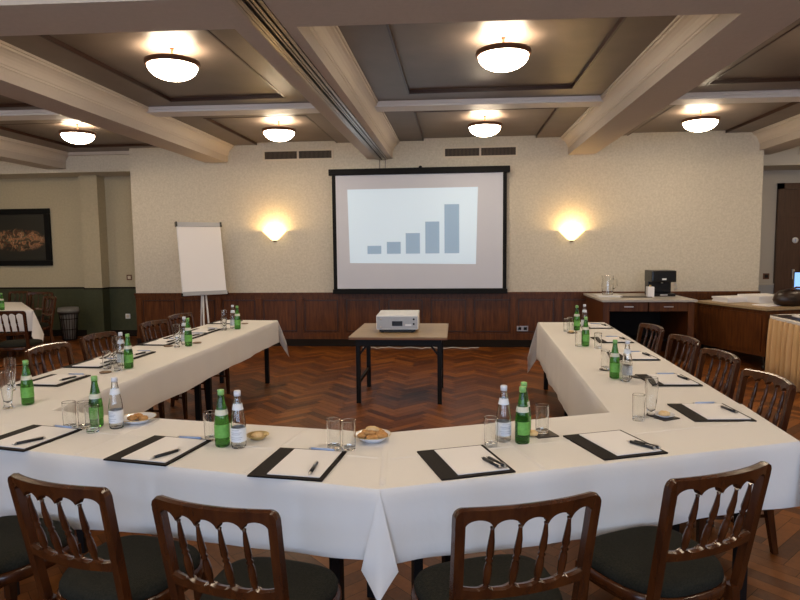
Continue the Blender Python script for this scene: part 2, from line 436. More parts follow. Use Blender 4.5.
# vents
def make_vent():
    r = empty('air_vent')
    fr = MB()
    fr.box(-.58, .58, -.02, 0, -.085, -.06).box(-.58, .58, -.02, 0, .06, .085).box(-.58, -.55, -.02, 0, -.06, .06).box(.55, .58, -.02, 0, -.06, .06).box(-.015, .015, -.02, 0, -.06, .06)
    fr.build('frame', 'cream', r)
    g = MB().box(-.56, .56, -.003, 0, -.06, .06, 'dark_line')
    for k in range(52): xx = -.54 + k * .021; g.box(xx, xx + .008, -.014, -.003, -.058, .058, 'grille')
    g.build('grille', parent=r); return r
v = Proto(make_vent())
v.put((-2.53, D, 3.105), 0, 'long slatted air vent high on wall above the left sconce', 'air vent', 'long air vents high on the wall')
v.put((.38, D, 3.085), 0, 'long slatted air vent high on wall above the screen', 'air vent', 'long air vents high on the wall')
r = v.put((5.62, 10.3, 3.07), 0, 'small slatted air vent above the door at right edge', 'air vent'); r.scale = (.42, 1, .9)

# ---------------------------------------------------------------- projection screen
sx0, sx1, sz0, sz1 = -1.97, .80, .87, 2.83; YS = D - .16
scr = empty('projection_screen', ((sx0 + sx1) / 2, YS, sz0)); tag(scr, 'large black bordered projection screen showing a blue bar chart slide', 'projection screen')
W = (sx1 - sx0) / 2; Hh = sz1 - sz0
MB().box(-W - .03, W + .03, -.04, .06, Hh - .085, Hh + .012, bev=.008).build('housing', 'frame_black', scr)
MB().box(-W + .015, W - .015, 0, .006, .03, Hh - .08).build('border', 'frame_black', scr)
MB().box(-W + .075, W - .075, -.002, 0.0, .085, Hh - .085).build('fabric', 'screen_white', scr)
MB().box(-W, W, -.02, .03, 0, .075, bev=.006).build('bottom_bar', 'frame_black', scr)
cx0 = (sx0 + sx1) / 2
def SP(x): return x - cx0
sl = MB(); a = [SP(-1.71), SP(.34), SP(.31), SP(-1.685)]; zz = [2.525 - sz0, 2.53 - sz0, 1.335 - sz0, 1.365 - sz0]
vs = [sl.bm.verts.new((x, y, z)) for y in (-.004, -.0022) for x, z in zip(a, zz)]
for q in ((0, 1, 2, 3), (7, 6, 5, 4), (0, 4, 5, 1), (1, 5, 6, 2), (2, 6, 7, 3), (3, 7, 4, 0)): sl.bm.faces.new([vs[i] for i in q])
slide = sl.build('slide', 'slide', scr)
for x0, x1, z1 in ((-1.40, -1.18, 1.635), (-1.09, -.87, 1.695), (-.79, -.565, 1.83), (-.48, -.26, 2.005), (-.18, .05, 2.27)):
    MB().box(SP(x0), SP(x1), -.0055, -.0042, 1.508 - sz0, z1 - sz0).build('chart_bar', 'slide_bar', slide)
hk = MB()
for x in (-1.19, -1.10): hk.tube([(x - cx0, .0, Hh), (x - cx0, .0, ZB - .03 - sz0)], .008, seg=6)
hk.build('hanging_rods', 'alu', scr)
MB().lathe([(0, 0), (.03, 0), (.02, .03), (0, .035)], seg=10, c=(-.55 - cx0, 0, Hh + .01)).build('hook', 'frame_black', scr)

# ---------------------------------------------------------------- flipchart
fc = empty('flipchart', (-3.91, 9.2, 0), R(38)); tag(fc, 'white flipchart easel leaning beside the left sconce', 'flipchart')
Tl = Matrix.Translation((0, 0, .90)) @ Matrix.Rotation(R(-12), 4, 'X')
MB().box(-.34, .34, 0, .02, 0, 1.15, T=Tl).build('board', 'white_plastic', fc)
MB().box(-.33, .33, -.012, 0, .06, 1.09, T=Tl).build('paper_pad', 'paper', fc)
MB().box(-.34, .34, -.022, 0, 1.085, 1.155, T=Tl, bev=.004).build('clamp_bar', 'grey_plastic', fc)
MB().box(-.34, .34, -.05, 0, -.01, .05, T=Tl, bev=.006).build('pen_tray', 'grey_plastic', fc)
for sx in (-1, 1):
    for z0 in ((1.085, 1.16), (-.015, .035)):
        MB().box(sx * .345 - .015, sx * .345 + .015, -.03, .022, z0[0], z0[1], T=Tl).build('corner_clip', 'black_plastic', fc)
for a, b in (((-.015, .06, 1.0), (-.06, -.06, 0)), ((.02, .06, 1.0), (.05, -.06, 0)), ((0, .12, 1.2), (0, .40, 0))):
    MB().tube([a, b], .014, seg=8).build('leg', 'white_plastic', fc)

# ---------------------------------------------------------------- banquet chairs
def make_chair():
    r = empty('banquet_chair')
    def outline(sc=1., n=40):
        pts = []
        for k in range(n):
            t = 2 * math.pi * k / n; c, s_ = math.cos(t), math.sin(t)
            x = abs(c) ** .62 * math.copysign(1, c); y = abs(s_) ** (.62 if s_ > 0 else .8) * math.copysign(1, s_)
            wx_ = .222 + .026 * y
            pts.append((x * wx_ * sc, y * .205 * sc))
        return pts
    o = outline(); se = MB()
    lv = [(.97, .452), (1.0, .462), (1.0, .478), (.965, .493), (.85, .502), (.5, .507)]
    rings = [[se.bm.verts.new((x * k, y * k, z)) for x, y in o] for k, z in lv]
    n = len(o); fs = []
    for A, B in zip(rings, rings[1:]):
        for i in range(n): fs.append(se.bm.faces.new((A[i], A[(i + 1) % n], B[(i + 1) % n], B[i])))
    fs += [se.bm.faces.new(rings[0][::-1]), se.bm.faces.new(rings[-1])]
    se.faces(fs, None, True); se.build('seat', 'seat_fabric', r)
    fm = MB(); lv = [(.96, .405), (1.03, .41), (1.045, .43), (1.04, .448), (1.0, .456), (.93, .454)]
    rings = [[fm.bm.verts.new((x * k, y * k, z)) for x, y in o] for k, z in lv]; fs = []
    for A, B in zip(rings, rings[1:] + rings[:1]):
        for i in range(n): fs.append(fm.bm.faces.new((A[i], A[(i + 1) % n], B[(i + 1) % n], B[i])))
    fm.faces(fs, None, True); fm.build('seat_frame', 'chair_wood', r)
    for sx in (-1, 1):
        MB().tube([(sx * .185, .165, .42), (sx * .19, .175, .2), (sx * .192, .18, 0)], [.020, .017, .013], sq=True).build('leg', 'chair_wood', r)
        MB().tube([(sx * .172, -.182, .44), (sx * .175, -.19, .22), (sx * .182, -.225, 0)], [.018, .017, .014], sq=True).build('leg', 'chair_wood', r)
        MB().tube([(sx * .186, .165, .20), (sx * .174, -.18, .20)], .009, seg=8).build('stretcher', 'chair_wood', r)
    MB().tube([(-.18, 0, .20), (.18, 0, .20)], .009, seg=8).build('stretcher', 'chair_wood', r)
    # backrest: stiles, crest with scalloped arches, lower rail
    HW = .2165
    def py(x, z):                                   # plan curve and lean of the back
        lean = -.185 - (z - .44) * .18
        return lean - .038 * (1 - (min(abs(x), .195) / .195) ** 2) * min(1, max(0, (z - .5) / .3))
    bk = MB()
    for sx in (-1, 1):
        pts = []; rs = []
        for k in range(7):
            z = .42 + k * (.868 - .42) / 6; x = sx * (.190 + .012 * (z - .42) / .45)
            pts.append((x, py(x, z), z)); rs.append(.0145)
        bk.tube(pts, rs, sq=True)
    def strip(top, bot, th, x0=-HW, x1=HW, n=80):
        F = []; 
        for k in range(n + 1):
            x = x0 + (x1 - x0) * k / n
            zt, zb = top(x), bot(x); F.append((x, zt, zb))
        vv = []
        for x, zt, zb in F:
            row = []
            for z, o_ in ((zb, -.5), (zt, -.5), (zt + .004, 0), (zt, .5), (zb, .5)):
                row.append(bk.bm.verts.new((x, py(x, z) + o_ * th, z)))
            vv.append(row)
        fs = []
        for A, B in zip(vv, vv[1:]):
            for j in range(5): fs.append(bk.bm.faces.new((A[j], A[(j + 1) % 5], B[(j + 1) % 5], B[j])))
        fs += [bk.bm.faces.new(vv[0]), bk.bm.faces.new(vv[-1][::-1])]
        bk.faces(fs, None, False)
    sp = [-.114, -.038, .038, .114]; inner = .190
    cen = [-.152, -.076, 0, .076, .152]
    def top(x):
        e = max(0, abs(x) - (HW - .026)) / .026
        return .906 - .020 * (1 - math.sqrt(max(0, 1 - e * e))) - .009 * (x / HW) ** 2
    def bot(x):
        if abs(x) >= inner: return .846 - .2 * (abs(x) - inner)
        c = min(cen, key=lambda q: abs(q - x)); u = min(1, abs(x - c) / .038)
        return .872 - .032 * (1 - math.sqrt(max(0, 1 - (u * .98) ** 2)))
    strip(top, bot, .028)
    def rtop(x):
        c = min(sp, key=lambda q: abs(q - x)); u = abs(x - c)
        return .634 + .010 * math.exp(-(u / .014) ** 2) + .016 * (x / .19) ** 4
    strip(rtop, lambda x: .604 + .012 * (x / .19) ** 2, .026, -.192, .192)
    b = bk.build('backrest', 'chair_wood', r)
    for x in sp:
        s_ = MB(); pts = []; rs = []
        for t, rad in ((0, .006), (.04, .010), (.09, .0075), (.14, .011), (.30, .0125), (.42, .0105), (.47, .007), (.50, .0115), (.53, .007), (.60, .0115), (.80, .009), (.97, .0055), (1, .007)):
            z = .632 + t * .212; pts.append((x, py(x, z), z)); rs.append(rad)
        s_.tube(pts, rs, seg=10).build('spindle', 'chair_wood', r)
    return r
chair = Proto(make_chair())
def chair_at(crest, deg, label, group, wide=1.):
    dx, dy = rot2(0, .280, R(deg))
    c = chair.put((crest[0] + dx, crest[1] + dy, 0), R(deg), label, 'chair', group); c.scale = (wide, 1, 1)
g1 = 'chairs along the near side of the table'
pre = 'dark wooden spindle-back chair with dark green seat, '
chair_at((-1.25, 1.735), -15, pre + 'second from left at near table', g1, .94)
chair_at((-.69, 1.605), -12, pre + 'left of the hanging cloth tip', g1, .94)
chair_at((.21, 1.685), 20, pre + 'right of the hanging cloth tip', g1, 1.04)
chair_at((.845, 1.96), 27, pre + 'rightmost at near table', g1)
chair_at((-1.84, 1.87), -13, pre + 'cut by the left photo edge', g1)
g2 = 'chairs along the outer side of the left table'
for c, a, l in (((-3.07, 4.28), -96, 'nearest along the left table'), ((-3.05, 4.9), -96, 'second nearest along the left table'),
                ((-3.0, 5.76), -99, 'third nearest along the left table'), ((-3.02, 6.38), -99, 'farthest along the left table')):
    chair_at(c, a, 'dark wooden spindle-back chair ' + l, g2)
g3 = 'chairs along the outer side of the right table'
for c, a, l in (((1.73, 5.52), 98, 'farthest along the right table'), ((1.76, 4.83), 98, 'second farthest along the right table'),
                ((1.745, 4.15), 97, 'second nearest along the right table'), ((1.69, 3.42), 97, 'nearest along the right table')):
    chair_at(c, a, 'dark wooden spindle-back chair ' + l, g3)
chair_at((-5.32, 6.73), 12, 'dark wooden spindle-back chair in front of the far left table', 'chairs around the far left table')
chair_at((-7.62, 10.05), 180, 'dark wooden spindle-back chair behind the far left table by green wall', 'chairs around the far left table')
chair_at((-7.08, 9.80), 190, 'dark wooden chair between far left table and green wall', 'chairs around the far left table')
chair_at((-6.27, 8.92), 145, 'dark wooden chair at right end of far left table, beside bin', 'chairs around the far left table')

# ---------------------------------------------------------------- tables
def table(cx, cy, w, l, deg, label, z=.742):
    r = empty('folding_table', (cx, cy, 0), R(deg)); tag(r, label, 'table', 'tables under the white cloths')
    MB().box(-w / 2, w / 2, -l / 2, l / 2, z - .025, z).build('tabletop', 'oak', r)
    for a in (-1, 1):
        for b in (-1, 1): MB().box(a * (w / 2 - .04) - .022, a * (w / 2 - .04) + .022, b * (l / 2 - .05) - .022, b * (l / 2 - .05) + .022, 0, z - .025).build('leg', 'black_metal', r)
    MB().box(-w / 2 + .05, w / 2 - .05, -l / 2 + .05, l / 2 - .05, z - .075, z - .025).build('apron', 'black_metal', r)
table(-2.545, 4.2, .66, 1.9, 1, 'table under the near half of the left table cloth')
table(-2.525, 6.14, .64, 1.9, 1, 'table under the far half of the left table cloth')
table(1.19, 4.35, .64, 1.7, -1.5, 'table under the near half of the right table cloth')
table(1.265, 6.08, .64, 1.7, -1.5, 'table under the far half of the right table cloth')
table(-1.235, 2.625, 1.72, .54, -10.5, 'table under the near cloth left of the seam')
table(.55, 2.75, 1.48, .54, 20.3, 'table under the near cloth right of the seam')

def lerp(a, b, t): return a + (b - a) * t
def cloth(name, poly, drops, z, label, kites=(), creases=(), seed=1, hem=None, cat='tablecloth', group='white cloths on the meeting tables', smat='cloth'):
    """poly CCW (x,y); drops[i] = hang of edge i->i+1 (0: none)"""
    rng = random.Random(seed); b = MB(); n = len(poly)
    P = [Vector((x, y)) for x, y in poly]
    tv = [b.bm.verts.new((p.x, p.y, z)) for p in P]
    tf = b.bm.faces.new(tv)
    b.faces([tf], 'cloth')
    def nrm(i):
        e = (P[(i + 1) % n] - P[i]).normalized(); return Vector((e.y, -e.x)), e
    for i in range(n):
        if not drops[i]: continue
        dr = drops[i] if isinstance(drops[i], tuple) else (drops[i], drops[i])
        no, e = nrm(i); Ln = (P[(i + 1) % n] - P[i]).length
        m = max(6, int(Ln / .035)); ph = rng.random() * 6; rows = []
        for j in range(7):
            t = j / 6; row = []
            for k in range(m + 1):
                s = k / m; fade = min(1, s * Ln / .15, (1 - s) * Ln / .15)
                wv = (math.sin(s * Ln * 9 + ph) * .5 + math.sin(s * Ln * 21 + ph * 2) * .25 + math.sin(s * Ln * 4.1 + ph) * .5) * .011 * t * fade
                out = .004 + .014 * t ** .7 + wv if j else 0
                rr = [0, .08, .2, .4, .6, .8, 1][j]
                p = P[i] + e * (s * Ln) + no * out
                dz = lerp(dr[0], dr[1], s) + .006 * math.sin(s * Ln * 5 + ph)
                row.append((p.x, p.y, z - dz * rr))
            rows.append(row)
        b.grid(rows, 'cloth')
    def kite(C, out, hw, dsh, dtip, o1=.05):
        out = Vector(out).normalized(); t = Vector((-out.y, out.x)); C = Vector(C)
        L_ = (C - t * hw + out * o1 * .6, z - dsh); R_ = (C + t * hw + out * o1 * .6, z - dsh); T_ = (C + out * o1, z - dtip)
        rows = []
        for j in range(9):
            v = j / 8; row = []
            for k in range(9):
                u = k / 8
                # bilinear patch C, L, T, R
                x0 = C * (1 - u) * (1 - v) + L_[0] * u * (1 - v) + R_[0] * v * (1 - u) + T_[0] * u * v
                z0 = z * (1 - u) * (1 - v) + L_[1] * u * (1 - v) + R_[1] * v * (1 - u) + T_[1] * u * v
                bul = (u + v) / 2 * .035 * (1 - abs(u - v)) + .006
                x0 = x0 + out * bul
                row.append((x0.x, x0.y, z0))
            rows.append(row)
        b.grid(rows, 'cloth')
    for i in range(n):
        if drops[i - 1] and drops[i]:
            n1, _ = nrm((i - 1) % n); n2, _ = nrm(i)
            dr = drops[i] if not isinstance(drops[i], tuple) else drops[i][0]
            kite(P[i], (n1 + n2), .10, dr + .01, dr * 1.1 + .17, .11)
    for k in kites: kite(*k)
    for (ax, ay, bx_, by_) in creases:
        A = Vector((ax, ay)); B = Vector((bx_, by_)); e = (B - A).normalized(); no = Vector((-e.y, e.x)); rows = []
        for o_, h_ in ((-.012, .0002), (-.005, .0012), (0, .0026), (.005, .0012), (.012, .0002)):
            rows.append([((A.lerp(B, t / 8) + no * o_).x, (A.lerp(B, t / 8) + no * o_).y, z + h_) for t in range(9)])
        b.grid(rows, 'cloth')
    o = b.build(name, norm=False)
    tag(o, label, cat, group)
    md = o.modifiers.new('thick', 'SOLIDIFY'); md.thickness = .0022; md.offset = -1
    bv = o.modifiers.new('soft', 'BEVEL'); bv.width = .006; bv.segments = 2; bv.limit_method = 'ANGLE'; bv.angle_limit = R(60)
    return o
TZ = .75
cloth('tablecloth', [(-2.20, 3.0), (-2.15, 7.14), (-2.86, 7.20), (-2.93, 3.15)], [.26, .27, .25, 0], TZ - .003, 'white tablecloth over the left table reaching towards the flipchart', seed=2)
cloth('tablecloth', [(.795, 3.12), (1.53, 3.3), (1.66, 7.0), (.93, 7.0)], [0, .26, .34, .40], TZ - .003, 'white tablecloth over the right table reaching towards the coffee machine', seed=3)
cloth('tablecloth', [(-.27, 2.112), (-.325, 2.772), (-1.65, 2.97), (-2.95, 3.2), (-2.97, 2.66)], [0, .25, 0, .25, (.36, .26)], TZ - .0006, 'white tablecloth on near table left of seam, its corner hanging in front',
      kites=[((-.275, 2.108), (.0, -1), .068, .29, .385, .035)], creases=[(-.32, 2.44, -2.9, 2.93), (-.82, 2.24, -.72, 2.80), (-1.62, 2.40, -1.52, 2.92)], seed=4)
cloth('tablecloth', [(-.278, 2.112), (1.50, 2.765), (1.54, 3.40), (.795, 3.19), (-.333, 2.772)], [.285, .27, 0, .27, 0], TZ + .0005, 'white tablecloth on near table right of the seam', creases=[(-.27, 2.43, 1.50, 3.09), (.34, 2.36, .14, 2.92), (-.27, 2.15, -.32, 2.74)], seed=5)

# far-left table
o = cloth('tablecloth', [(-6.16, 8.34), (-7.3, 9.62), (-8.9, 9.75), (-8.7, 7.55)], [.36, .3, .3, .3], TZ, 'white tablecloth over the far left table by the green wall', seed=6, group=None)
r = empty('dining_table', (-7.7, 8.8, 0)); tag(r, 'table under the white cloth at far left by green wall', 'table')
MB().prism([(-.9 + .02, .7), (-1.1, -1.0 + .1), (1.35, -.48), (.35, .72)], .715, .742).build('tabletop', 'oak', r)
for x, y in ((-.8, .55), (-.9, -.75), (1.1, -.42), (.3, .6)): MB().box(x - .02, x + .02, y - .02, y + .02, 0, .715).build('leg', 'black_metal', r)

# ---------------------------------------------------------------- table settings
def make_folder():
    o = MB().box(-.150, .150, -.165, .165, 0, .007, bev=.003).build('leather_folder', 'leather'); return o
def make_pad(): return MB().box(-.105, .105, -.146, .146, 0, .003).build('notepad', 'paper')
def make_pen(body, clip):
    r = empty('ballpoint_pen')
    MB().tube([(0, -.05, .0055), (0, .055, .0055)], .005, seg=8).build('barrel', body, r)
    MB().tube([(0, -.068, .0055), (0, -.05, .0055)], [.0012, .0045], seg=8).build('tip', clip, r)
    MB().box(-.0015, .0015, .02, .062, .0095, .0115).build('clip', clip, r)
    MB().tube([(0, .055, .0055), (0, .066, .0055)], .0035, seg=8).build('push_button', clip, r)
    return r
FP, NP = Proto(make_folder()), Proto(make_pad())
PB, PS = Proto(make_pen('pen_black', 'silver')), Proto(make_pen('pen_blue', 'silver'))
PB.root.scale = (1.5, 1.0, 1.35)
places = [
 (-1.98, 2.60, -11, 'at the left end of the near table', 1), (-1.28, 2.47, -10, 'second from left on the near table', 1),
 (-.63, 2.345, -6, 'third from left on near table, beside its seam', 1), (.03, 2.41, 20, 'just right of the near table seam', 1),
 (.68, 2.665, 20, 'rightmost on the near table', 1),
 (1.30, 3.215, 4, 'nearest on the right table', 0), (1.345, 3.98, 3, 'second nearest on the right table', 0), (1.37, 4.83, 2, 'in the middle of the right table', 0),
 (1.41, 5.66, 2, 'second farthest on the right table', 0), (1.47, 6.61, 2, 'farthest on the right table', 0),
 (-2.73, 3.0, -4, 'cut by the left photo edge', 0), (-2.675, 3.79, -3, 'right of the tapered glasses on left table', 0),
 (-2.75, 4.375, -2, 'third nearest on the left table', 0), (-2.685, 4.735, -2, 'behind the green bottle midway on left table', 0),
 (-2.74, 5.40, -2, 'fourth farthest on the left table', 0), (-2.675, 5.79, -2, 'third farthest on the left table', 0),
 (-2.67, 6.17, -2, 'second farthest on the left table', 0), (-2.71, 6.93, -2, 'farthest on the left table', 0)]
for i, (x, y, a, l, near) in enumerate(places):
    FP.put((x, y, TZ), R(a), 'black leather folder ' + l, 'folder', 'folders laid at each seat')
    dx, dy = rot2(.028 if x > -2.1 else .015, .002, R(a))
    NP.put((x + dx, y + dy, TZ + .0072), R(a), 'white notepad on the folder ' + l, 'notepad', 'notepads on the folders')
    px, py_ = ((.085, -.075) if near else (.10, .0)); dx, dy = rot2(px, py_, R(a))
    ang = {0: -28, 1: -24, 2: 6, 3: 12, 4: 24}.get(i, 10 if x > 0 else -14)
    PB.put((x + dx, y + dy, TZ + .0103), R(a + ang + (180 if i in (3, 4) else 0)), 'black pen on the notepad ' + l, 'pen', 'black pens on the notepads')
    # blue pen along the top edge of the pad
    if i in (3, 4):
        dx, dy = rot2(.108, -.075, R(a))
        PB.put((x + dx, y + dy, TZ + .0103), R(a + ang + 180), 'second black pen at the right edge of notepad ' + l, 'pen', 'black pens on the notepads')
        continue
    dx, dy = rot2(.05, .156, R(a))
    PS.put((x + dx, y + dy, TZ + .0072), R(a + 90 + (4 if i % 2 else -3)), 'light blue pen above the notepad ' + l, 'pen', 'light blue pens behind the notepads')

# bottles
def make_bottle(kind):
    r = empty('water_bottle')
    body = [(0, 0), (.027, 0), (.0315, .004), (.0325, .012), (.0325, .108), (.0312, .125), (.0275, .150), (.0222, .180), (.0168, .208), (.0136, .230), (.0128, .246), (0, .246)]
    if kind == 'green':
        MB().lathe(body, seg=28).build('bottle_glass', 'green_glass', r)
        MB().lathe([(.0333, .045), (.0333, .105)], seg=20, a0=R(-160), a1=R(20)).lathe([(.0329, .105), (.0329, .045)], seg=20, a0=R(-160), a1=R(20)).build('label', 'label_green', r)
        MB().lathe([(.0290, .148), (.0248, .172), (.0235, .172), (.0275, .148), (.0290, .148)], seg=24).build('neck_label', 'neck_label', r)
        MB().lathe([(0, .262), (.013, .262), (.0148, .259), (.0148, .238), (.0135, .238)], seg=20).build('cap', 'cap_green', r)
    else:
        inn = [(0, .006), (.0285, .008), (.0300, .014), (.0300, .108), (.0287, .125), (.025, .150), (.0197, .180), (.0143, .208), (.0110, .230), (.0105, .245), (.0128, .246)]
        MB().lathe(body[:-1] + inn[::-1], seg=28, crisp=.0012).build('bottle_glass', 'glass', r)
        MB().lathe([(.0335, .032), (.0335, .095), (.0328, .095), (.0328, .032), (.0335, .032)], seg=28).build('label', 'label_white', r)
        inkb = MB()
        for z_, w_ in ((.085, .5), (.074, .8), (.066, .6), (.052, .9), (.043, .7)):
            inkb.lathe([(.0339, z_), (.0339, z_ + .003)], seg=8, a0=R(-90) - w_, a1=R(-90) + w_)
        inkb.build('label_print', 'label_ink', r)
        MB().lathe([(.0245, .176), (.0188, .204), (.0180, .204), (.0236, .176), (.0245, .176)], seg=24).build('neck_label', 'label_white', r)
        MB().lathe([(0, .262), (.013, .262), (.0148, .259), (.0148, .238), (.0135, .238)], seg=20).build('cap', 'cap_white', r)
    return r
GB, CB = Proto(make_bottle('green')), Proto(make_bottle('clear'))
GB.root.scale = CB.root.scale = (1, 1, .965)
for x, y, l in ((-1.77, 2.80, 'left on the near table, between three tumblers and clear bottle'), (-1.03, 2.55, 'second from left on the near table'),
                (.29, 2.67, 'on the near table right of the seam'), (.305, 2.76, 'hidden behind the green bottle right of the seam'),
                (-2.42, 3.19, 'nearest on the left table beside tapered glasses'), (-2.40, 4.23, 'midway along the left table'), (-2.39, 5.22, 'second farthest on the left table'),
                (-2.35, 6.35, 'farthest on the left table near flipchart'), (1.03, 4.04, 'nearest on the right table'), (1.11, 5.33, 'second farthest on the right table'),
                (1.23, 6.34, 'farthest on the right table')):
    GB.put((x, y, TZ), R(random.uniform(0, 40)), 'green water bottle ' + l, 'bottle', 'green water bottles on the tables')
for x, y, l in ((-1.655, 2.78, 'left on the near table'), (-.95, 2.535, 'second from left on the near table'), (.21, 2.69, 'on the near table right of the seam'),
                (-2.50, 4.31, 'behind the green bottle midway on left table'), (-2.47, 5.32, 'second farthest on the left table'), (-2.43, 6.43, 'farthest on the left table'),
                (1.10, 4.01, 'nearest on the right table'), (1.33, 6.46, 'farthest on the right table')):
    CB.put((x, y, TZ), R(random.uniform(-25, 25)), 'clear water bottle with pale label, ' + l, 'bottle', 'clear water bottles on the tables')
def make_tumbler():
    return MB().lathe([(0, 0), (.027, 0), (.029, .004), (.031, .128), (.030, .13), (.0292, .128), (.0272, .014), (0, .012)], seg=32, crisp=.0012).build('tumbler', 'glass')
def make_taper():
    return MB().lathe([(0, 0), (.026, 0), (.027, .004), (.020, .02), (.021, .035), (.030, .11), (.0325, .155), (.030, .205), (.029, .206), (.0282, .205), (.0305, .155), (.028, .11), (.019, .045), (0, .03)], seg=32, crisp=.0012).build('tall_glass', 'glass')
TP, AP = Proto(make_tumbler()), Proto(make_taper())
for x, y, l in ((-.53, 2.55, 'left one of the pair beside the bowl of cookies'), (-.462, 2.535, 'right one of pair beside the bowl of cookies'), (-1.115, 2.63, 'beside the second green bottle on the near table'),
                (.15, 2.615, 'left of the clear bottle right of the seam'), (.395, 2.81, 'on the dark coaster right of the seam'), (-1.89, 2.77, 'leftmost of three at left of near table'),
                (-1.815, 2.775, 'middle of three at left of near table'), (-1.735, 2.71, 'rightmost of three, before the left green bottle'), (-2.55, 4.20, 'above the brown coaster on left table'),
                (-2.43, 4.14, 'in front of the green bottle midway on left table'), (-2.47, 6.26, 'farthest on the left table'), (1.11, 6.24, 'left one of farthest pair on right table'),
                (1.165, 6.36, 'right one of farthest pair on right table'), (1.05, 5.32, 'beside second farthest green bottle on right table'), (1.19, 5.22, 'small one midway on the right table'),
                (1.035, 4.31, 'on dark coaster behind nearest bottles of right table'), (1.075, 3.95, 'in front of the nearest bottles of right table'), (.90, 3.06, 'left of the biscuit dish on right table')):
    TP.put((x, y, TZ + (.0062 if l.startswith('on the dark') or l.startswith('on dark') else 0)), 0, 'clear straight tumbler ' + l, 'glass', 'water tumblers on the tables')
for x, y, l in ((-2.76, 3.50, 'rear one beside nearest green bottle of left table'), (-2.47, 3.10, 'near one beside nearest green bottle of left table'), (-2.60, 4.42, 'midway on the left table'),
                (-2.465, 5.15, 'second farthest on the left table'), (-2.50, 6.36, 'farthest on the left table'), (.975, 3.11, 'behind the tumbler nearest on right table')):
    AP.put((x, y, TZ), 0, 'clear tapered tall glass ' + l, 'glass', 'tapered glasses on the tables')

# dishes, coasters, cookies
def make_cookie(m_):
    b = MB(); b.lathe([(0, 0), (.020, 0), (.0245, .004), (.024, .010), (.016, .0145), (0, .016)], seg=14)
    rng = random.Random(5)
    for v_ in b.bm.verts: v_.co += Vector((rng.uniform(-1, 1), rng.uniform(-1, 1), rng.uniform(0, 1))) * .0014
    return b.build('cookie', m_)
CK, PC = Proto(make_cookie('cookie')), Proto(make_cookie('pale_cookie'))
def dish(name, x, y, rad, m_, label, cat, rim=None, h=.012, sq=False, z=TZ, rz=0):
    if sq:
        b = MB().box(-rad, rad, -rad, rad, 0, .006, bev=.0025); o = b.build(name, m_, loc=(x, y, z)); o.rotation_euler.z = R(rz)
        return tag(o, label, cat)
    r = empty(name, (x, y, z)); tag(r, label, cat)
    MB().lathe([(0, 0), (rad * .5, 0), (rad * .55, .003), (rad, h), (rad * 1.0, h + .002), (rad * .95, h + .001), (rad * .52, .0055), (0, .005)], seg=32).build('dish', m_, r)
    if rim: MB().lathe([(rad * .985, h), (rad * 1.012, h + .0005), (rad * 1.01, h + .003), (rad * .985, h + .003), (rad * .985, h)], seg=32).build('rim', rim, r)
    return r
dish('cookie_bowl', -.375, 2.66, .082, 'china', 'white bowl of cookies with gilt rim right of two tumblers', 'bowl', 'gilt', .030)
rng = random.Random(11)
for k in range(11):
    a = k * 2.4; rr = .042 if k < 6 else (.022 if k < 9 else .005); zz = TZ + .010 + (.008 if k < 6 else .022 if k < 9 else .034)
    o = (CK if k < 9 else PC).put((-.375 + rr * math.cos(a), 2.66 + rr * math.sin(a), zz), a, 'golden cookie heaped in the gilt rimmed bowl' if k < 9 else 'pale cookie on top of heap in the gilt rimmed bowl', 'cookie', 'cookies in the bowl')
    o.rotation_euler = (rng.uniform(-.35, .35), rng.uniform(-.35, .35), a); o.scale = (1.12, 1.12, 1.3)
dish('cookie_plate', -1.60, 2.88, .088, 'china', 'oval cookie plate behind the left pair of bottles', 'plate', 'gilt', .026)
for k in range(3):
    CK.put((-1.60 + .028 * math.cos(k * 2.1), 2.88 + .028 * math.sin(k * 2.1), TZ + .012 + .004 * k), k, 'golden cookie on plate behind left pair of bottles', 'cookie', 'cookies on the plate').scale = (1, 1, 1.3)
dish('snack_dish', -.905, 2.655, .052, 'gilt', 'small gilt dish right of second clear bottle from left', 'dish', None, .02)
PC.put((-.905, 2.655, TZ + .008), 0, 'pale cookie in dish right of the second clear bottle', 'cookie')
dish('coaster', .40, 2.795, .052, 'coaster', 'dark square coaster under tumbler right of the seam', 'coaster', sq=True, rz=20)
PC.put((.345, 2.765, TZ + .0062), 0, 'pale cookie on the dark coaster right of the seam', 'cookie')
dish('coaster', 1.04, 3.11, .052, 'coaster', 'dark square coaster under a biscuit, nearest on right table', 'coaster', sq=True, rz=30)
o = dish('biscuit_dish', 1.04, 3.11, .05, 'china', 'small pale dish holding a biscuit, nearest on right table', 'dish', None, .012, z=TZ + .0062)
PC.put((1.04, 3.11, TZ + .0062 + .006), 0, 'pale biscuit in small dish nearest on right table', 'cookie')
for x, y, m_, l in ((-2.48, 4.06, 'cork', 'brown round coaster midway on left table'), (-2.57, 5.20, 'cork', 'brown round coaster left of the second farthest glass'),
                    (-2.39, 5.40, 'cork', 'brown round coaster behind second farthest green bottle'), (-2.43, 6.80, 'cork', 'brown round coaster behind farthest green bottle of left table'),
                    (1.135, 6.12, 'coaster', 'dark coaster before the farthest tumblers of right table'), (1.035, 4.31, 'coaster', 'dark round coaster under tumbler on right table'),
                    (1.19, 4.07, 'coaster', 'dark coaster right of nearest bottles on right table')):
    tag(MB().lathe([(0, 0), (.038, 0), (.04, .002), (.04, .005), (.038, .006), (0, .006)], seg=28).build('coaster', m_, loc=(x, y, TZ)), l, 'coaster', 'round coasters on the tables')
PC.put((1.135, 6.12, TZ + .0062), 0, 'pale biscuit on farthest coaster of the right table', 'cookie')

# items on the far left table
GB.put((-6.62, 8.32, TZ), 0, 'green bottle on the far left table at photo edge', 'bottle', None)

